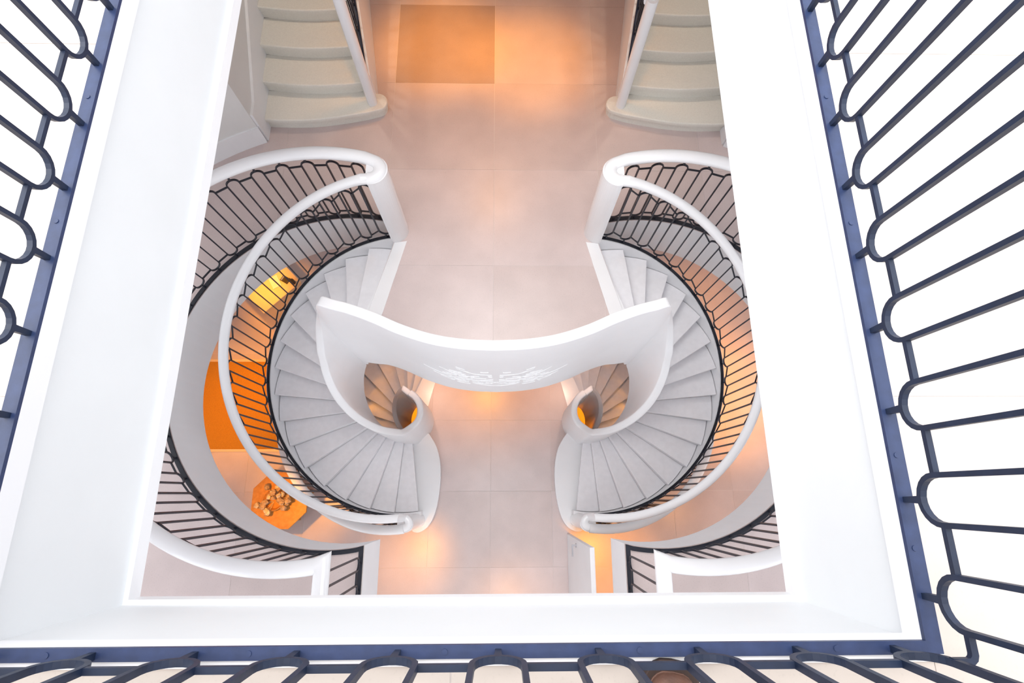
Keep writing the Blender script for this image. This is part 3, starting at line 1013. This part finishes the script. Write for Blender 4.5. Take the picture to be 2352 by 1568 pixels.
def side_table():
    c = (-3.21, -0.07)
    H = 0.55
    root = empty('octagonal_table', (c[0], c[1], Z2))
    tag(root, 'orange brown eight sided table in warm light under the left hand guard railing', 'table')
    poly = [(0.43 * math.cos(2 * math.pi * (k + 0.5) / 8), 0.43 * math.sin(2 * math.pi * (k + 0.5) / 8)) for k in range(8)]
    prism('table_top', poly, H - 0.035, H, WOOD, root, 0.006)
    for k in range(4):
        a = 2 * math.pi * k / 4 + 0.4
        v, f = prism_vf([(0.30 * math.cos(a) + dx, 0.30 * math.sin(a) + dy) for dx, dy in ((-0.022, -0.022), (0.022, -0.022), (0.022, 0.022), (-0.022, 0.022))], 0.0, H - 0.035)
        mesh('leg', v, f, WOOD, root)
    prism('lower_shelf', [(p[0] * 0.62, p[1] * 0.62) for p in poly], 0.14, 0.16, WOOD, root)
    # dried flower arrangement on it
    fr = empty('dried_flowers', (c[0] - 0.06, c[1] + 0.0, Z2 + H))
    tag(fr, 'bowl of dried brown flowers standing on the eight sided table', 'flowers')
    n = 20
    prof = [(0.06, 0.0), (0.12, 0.02), (0.15, 0.07), (0.14, 0.09), (0.11, 0.03), (0.02, 0.02)]
    v, f = [], []
    for r_, z in prof:
        for k in range(n):
            a = 2 * math.pi * k / n
            v.append((r_ * math.cos(a), r_ * math.sin(a), z))
    for i in range(len(prof) - 1):
        for k in range(n):
            f.append((i * n + k, i * n + (k + 1) % n, (i + 1) * n + (k + 1) % n, (i + 1) * n + k))
    f.append(tuple(range(n - 1, -1, -1))); f.append(tuple(range((len(prof) - 1) * n, len(prof) * n)))
    mesh('bowl', v, f, WOOD, fr, True)
    rnd = random.Random(11)
    def head(mat, r):
        bm = bmesh.new()
        bmesh.ops.create_icosphere(bm, subdivisions=1, radius=r)
        for w in bm.verts:
            w.co *= rnd.uniform(0.7, 1.25)
        me = bpy.data.meshes.new('flower_head'); bm.to_mesh(me); bm.free(); me.materials.append(mat)
        return me
    heads = [head(DRIED, 0.05), head(STRAW, 0.042), head(DRIED, 0.038)]
    for k in range(26):
        a = rnd.uniform(0, 6.28); r_ = 0.20 * math.sqrt(rnd.random())
        o = link_mesh('flower_head', heads[k % 3], None, fr)
        z = 0.19 - 0.9 * r_ * r_ * 2 + rnd.uniform(-0.02, 0.03)
        o.location = (r_ * math.cos(a) * 1.15, r_ * math.sin(a), z)
        o.rotation_euler = (rnd.random() * 3, rnd.random() * 3, rnd.random() * 3)
        s = sweep('stem', [(0.02 * math.cos(a), 0.02 * math.sin(a), 0.03), (r_ * math.cos(a) * 0.7, r_ * math.sin(a) * 0.6, z * 0.6), (r_ * math.cos(a) * 1.15 + 0.001, r_ * math.sin(a) + 0.001, z)], oval(0.003, 0.003, 4), STRAW, fr, False)
side_table()

# ------------------------------------------------------------------ shoe at the near railing
def shoe():
    root = empty('shoe', (0.402, -0.562, ZU - 0.01))
    tag(root, 'round toe of a brown leather shoe standing at the near railing', 'shoe')
    root.rotation_euler = (0, 0, math.radians(-8))
    L = 0.30
    def outline(s):
        pts = []
        for k in range(36):
            t = 2 * math.pi * k / 36
            y = math.cos(t); x = math.sin(t)
            w = 0.078 if y > 0 else 0.05
            yy = (L / 2) * y
            xx = w * (abs(x) ** 0.6) * (1 if x > 0 else -1)
            pts.append((xx * s, yy * s))
        return pts
    prism('sole', outline(1.12), 0.0, 0.026, SOLE, root, 0.004)
    prism('welt', outline(0.955), 0.026, 0.029, LEATHER, root, 0.002)
    rings = [(0.93, 0.028), (0.95, 0.045), (0.90, 0.062), (0.78, 0.078), (0.55, 0.088), (0.2, 0.093)]
    v, f = [], []
    n = 36
    for s, z in rings:
        for (x, y) in outline(s):
            lift = 0.0 if y > 0.02 else (0.02 - y) * 0.25 * (z / 0.09)
            v.append((x, y, z + lift))
    for i in range(len(rings) - 1):
        for k in range(n):
            f.append((i * n + k, i * n + (k + 1) % n, (i + 1) * n + (k + 1) % n, (i + 1) * n + k))
    f.append(tuple(range((len(rings) - 1) * n, len(rings) * n)))
    mesh('upper', v, f, LEATHER, root, True)
    for k in range(4):
        y = 0.03 - 0.025 * k
        sweep('lace', [(-0.03, y, 0.088 + 0.006 * k), (0, y + 0.004, 0.099 + 0.006 * k), (0.03, y, 0.088 + 0.006 * k)], oval(0.003, 0.003, 6), SOLE, root)
shoe()

# ------------------------------------------------------------------ warm lamps in the ceilings of the middle and lower floor, plus added fill spots
WARM = (1.0, 0.37, 0.015)
def lamp(x, y, zc, zf, energy, cone=50, color=WARM, blend=1.0, dx=0.0, dy=0.0, size=0.06):
    light('SPOT', 'ceiling_or_fill_lamp', (x + dx, y + dy, zc), energy, color, aim=(x, y, zf), size=size, cone=cone, blend=blend)
lamp(-0.76, 5.45, 3.25, 0.0, 340, 36, size=0.2)
lamp(0.36, 5.20, 3.25, 0.0, 270, 36, size=0.2)
lamp(-0.15, 5.0, 3.25, 0.0, 110, 95, size=0.2)  # broad unseen spot added for a warm halo round the two pools
for x in (-2.1, 1.98):
    lamp(x, 5.2, 3.25, 0.0, 42, 80, color=(1.0, 0.86, 0.68))  # unseen spots added to brighten the straight steps
for x, y, e, c in [(-1.45, -0.95, 110, 44), (-3.75, 3.25, 190, 40), (-4.3, 1.3, 210, 70), (-3.1, -0.1, 150, 50), (-3.4, 2.2, 110, 70), (3.75, 1.5, 250, 62), (3.2, 2.9, 110, 70), (3.3, -0.3, 45, 80), (1.62, -1.0, 170, 46),
                   (-0.3, 1.95, 110, 75), (0.1, -1.75, 40, 50)]:
    lamp(x, y, -0.74, Z2, e, c)
for x, y, dx in [(-1.65, 1.75, 0.3), (1.53, 1.75, -0.3)]:
    lamp(x, y, -0.74, -4.0, 50, 70, color=(1.0, 0.62, 0.45), dx=dx, dy=0.25)  # unseen spots added to lift the lower flights in the stair eyes
for x, y, dx, e in [(-2.1, 1.5, -1.3, 700), (2.0, 1.5, 1.3, 700)]:
    lamp(x, y, Z2 - 0.56, Z3, e, 70, dx=dx, dy=0.9)
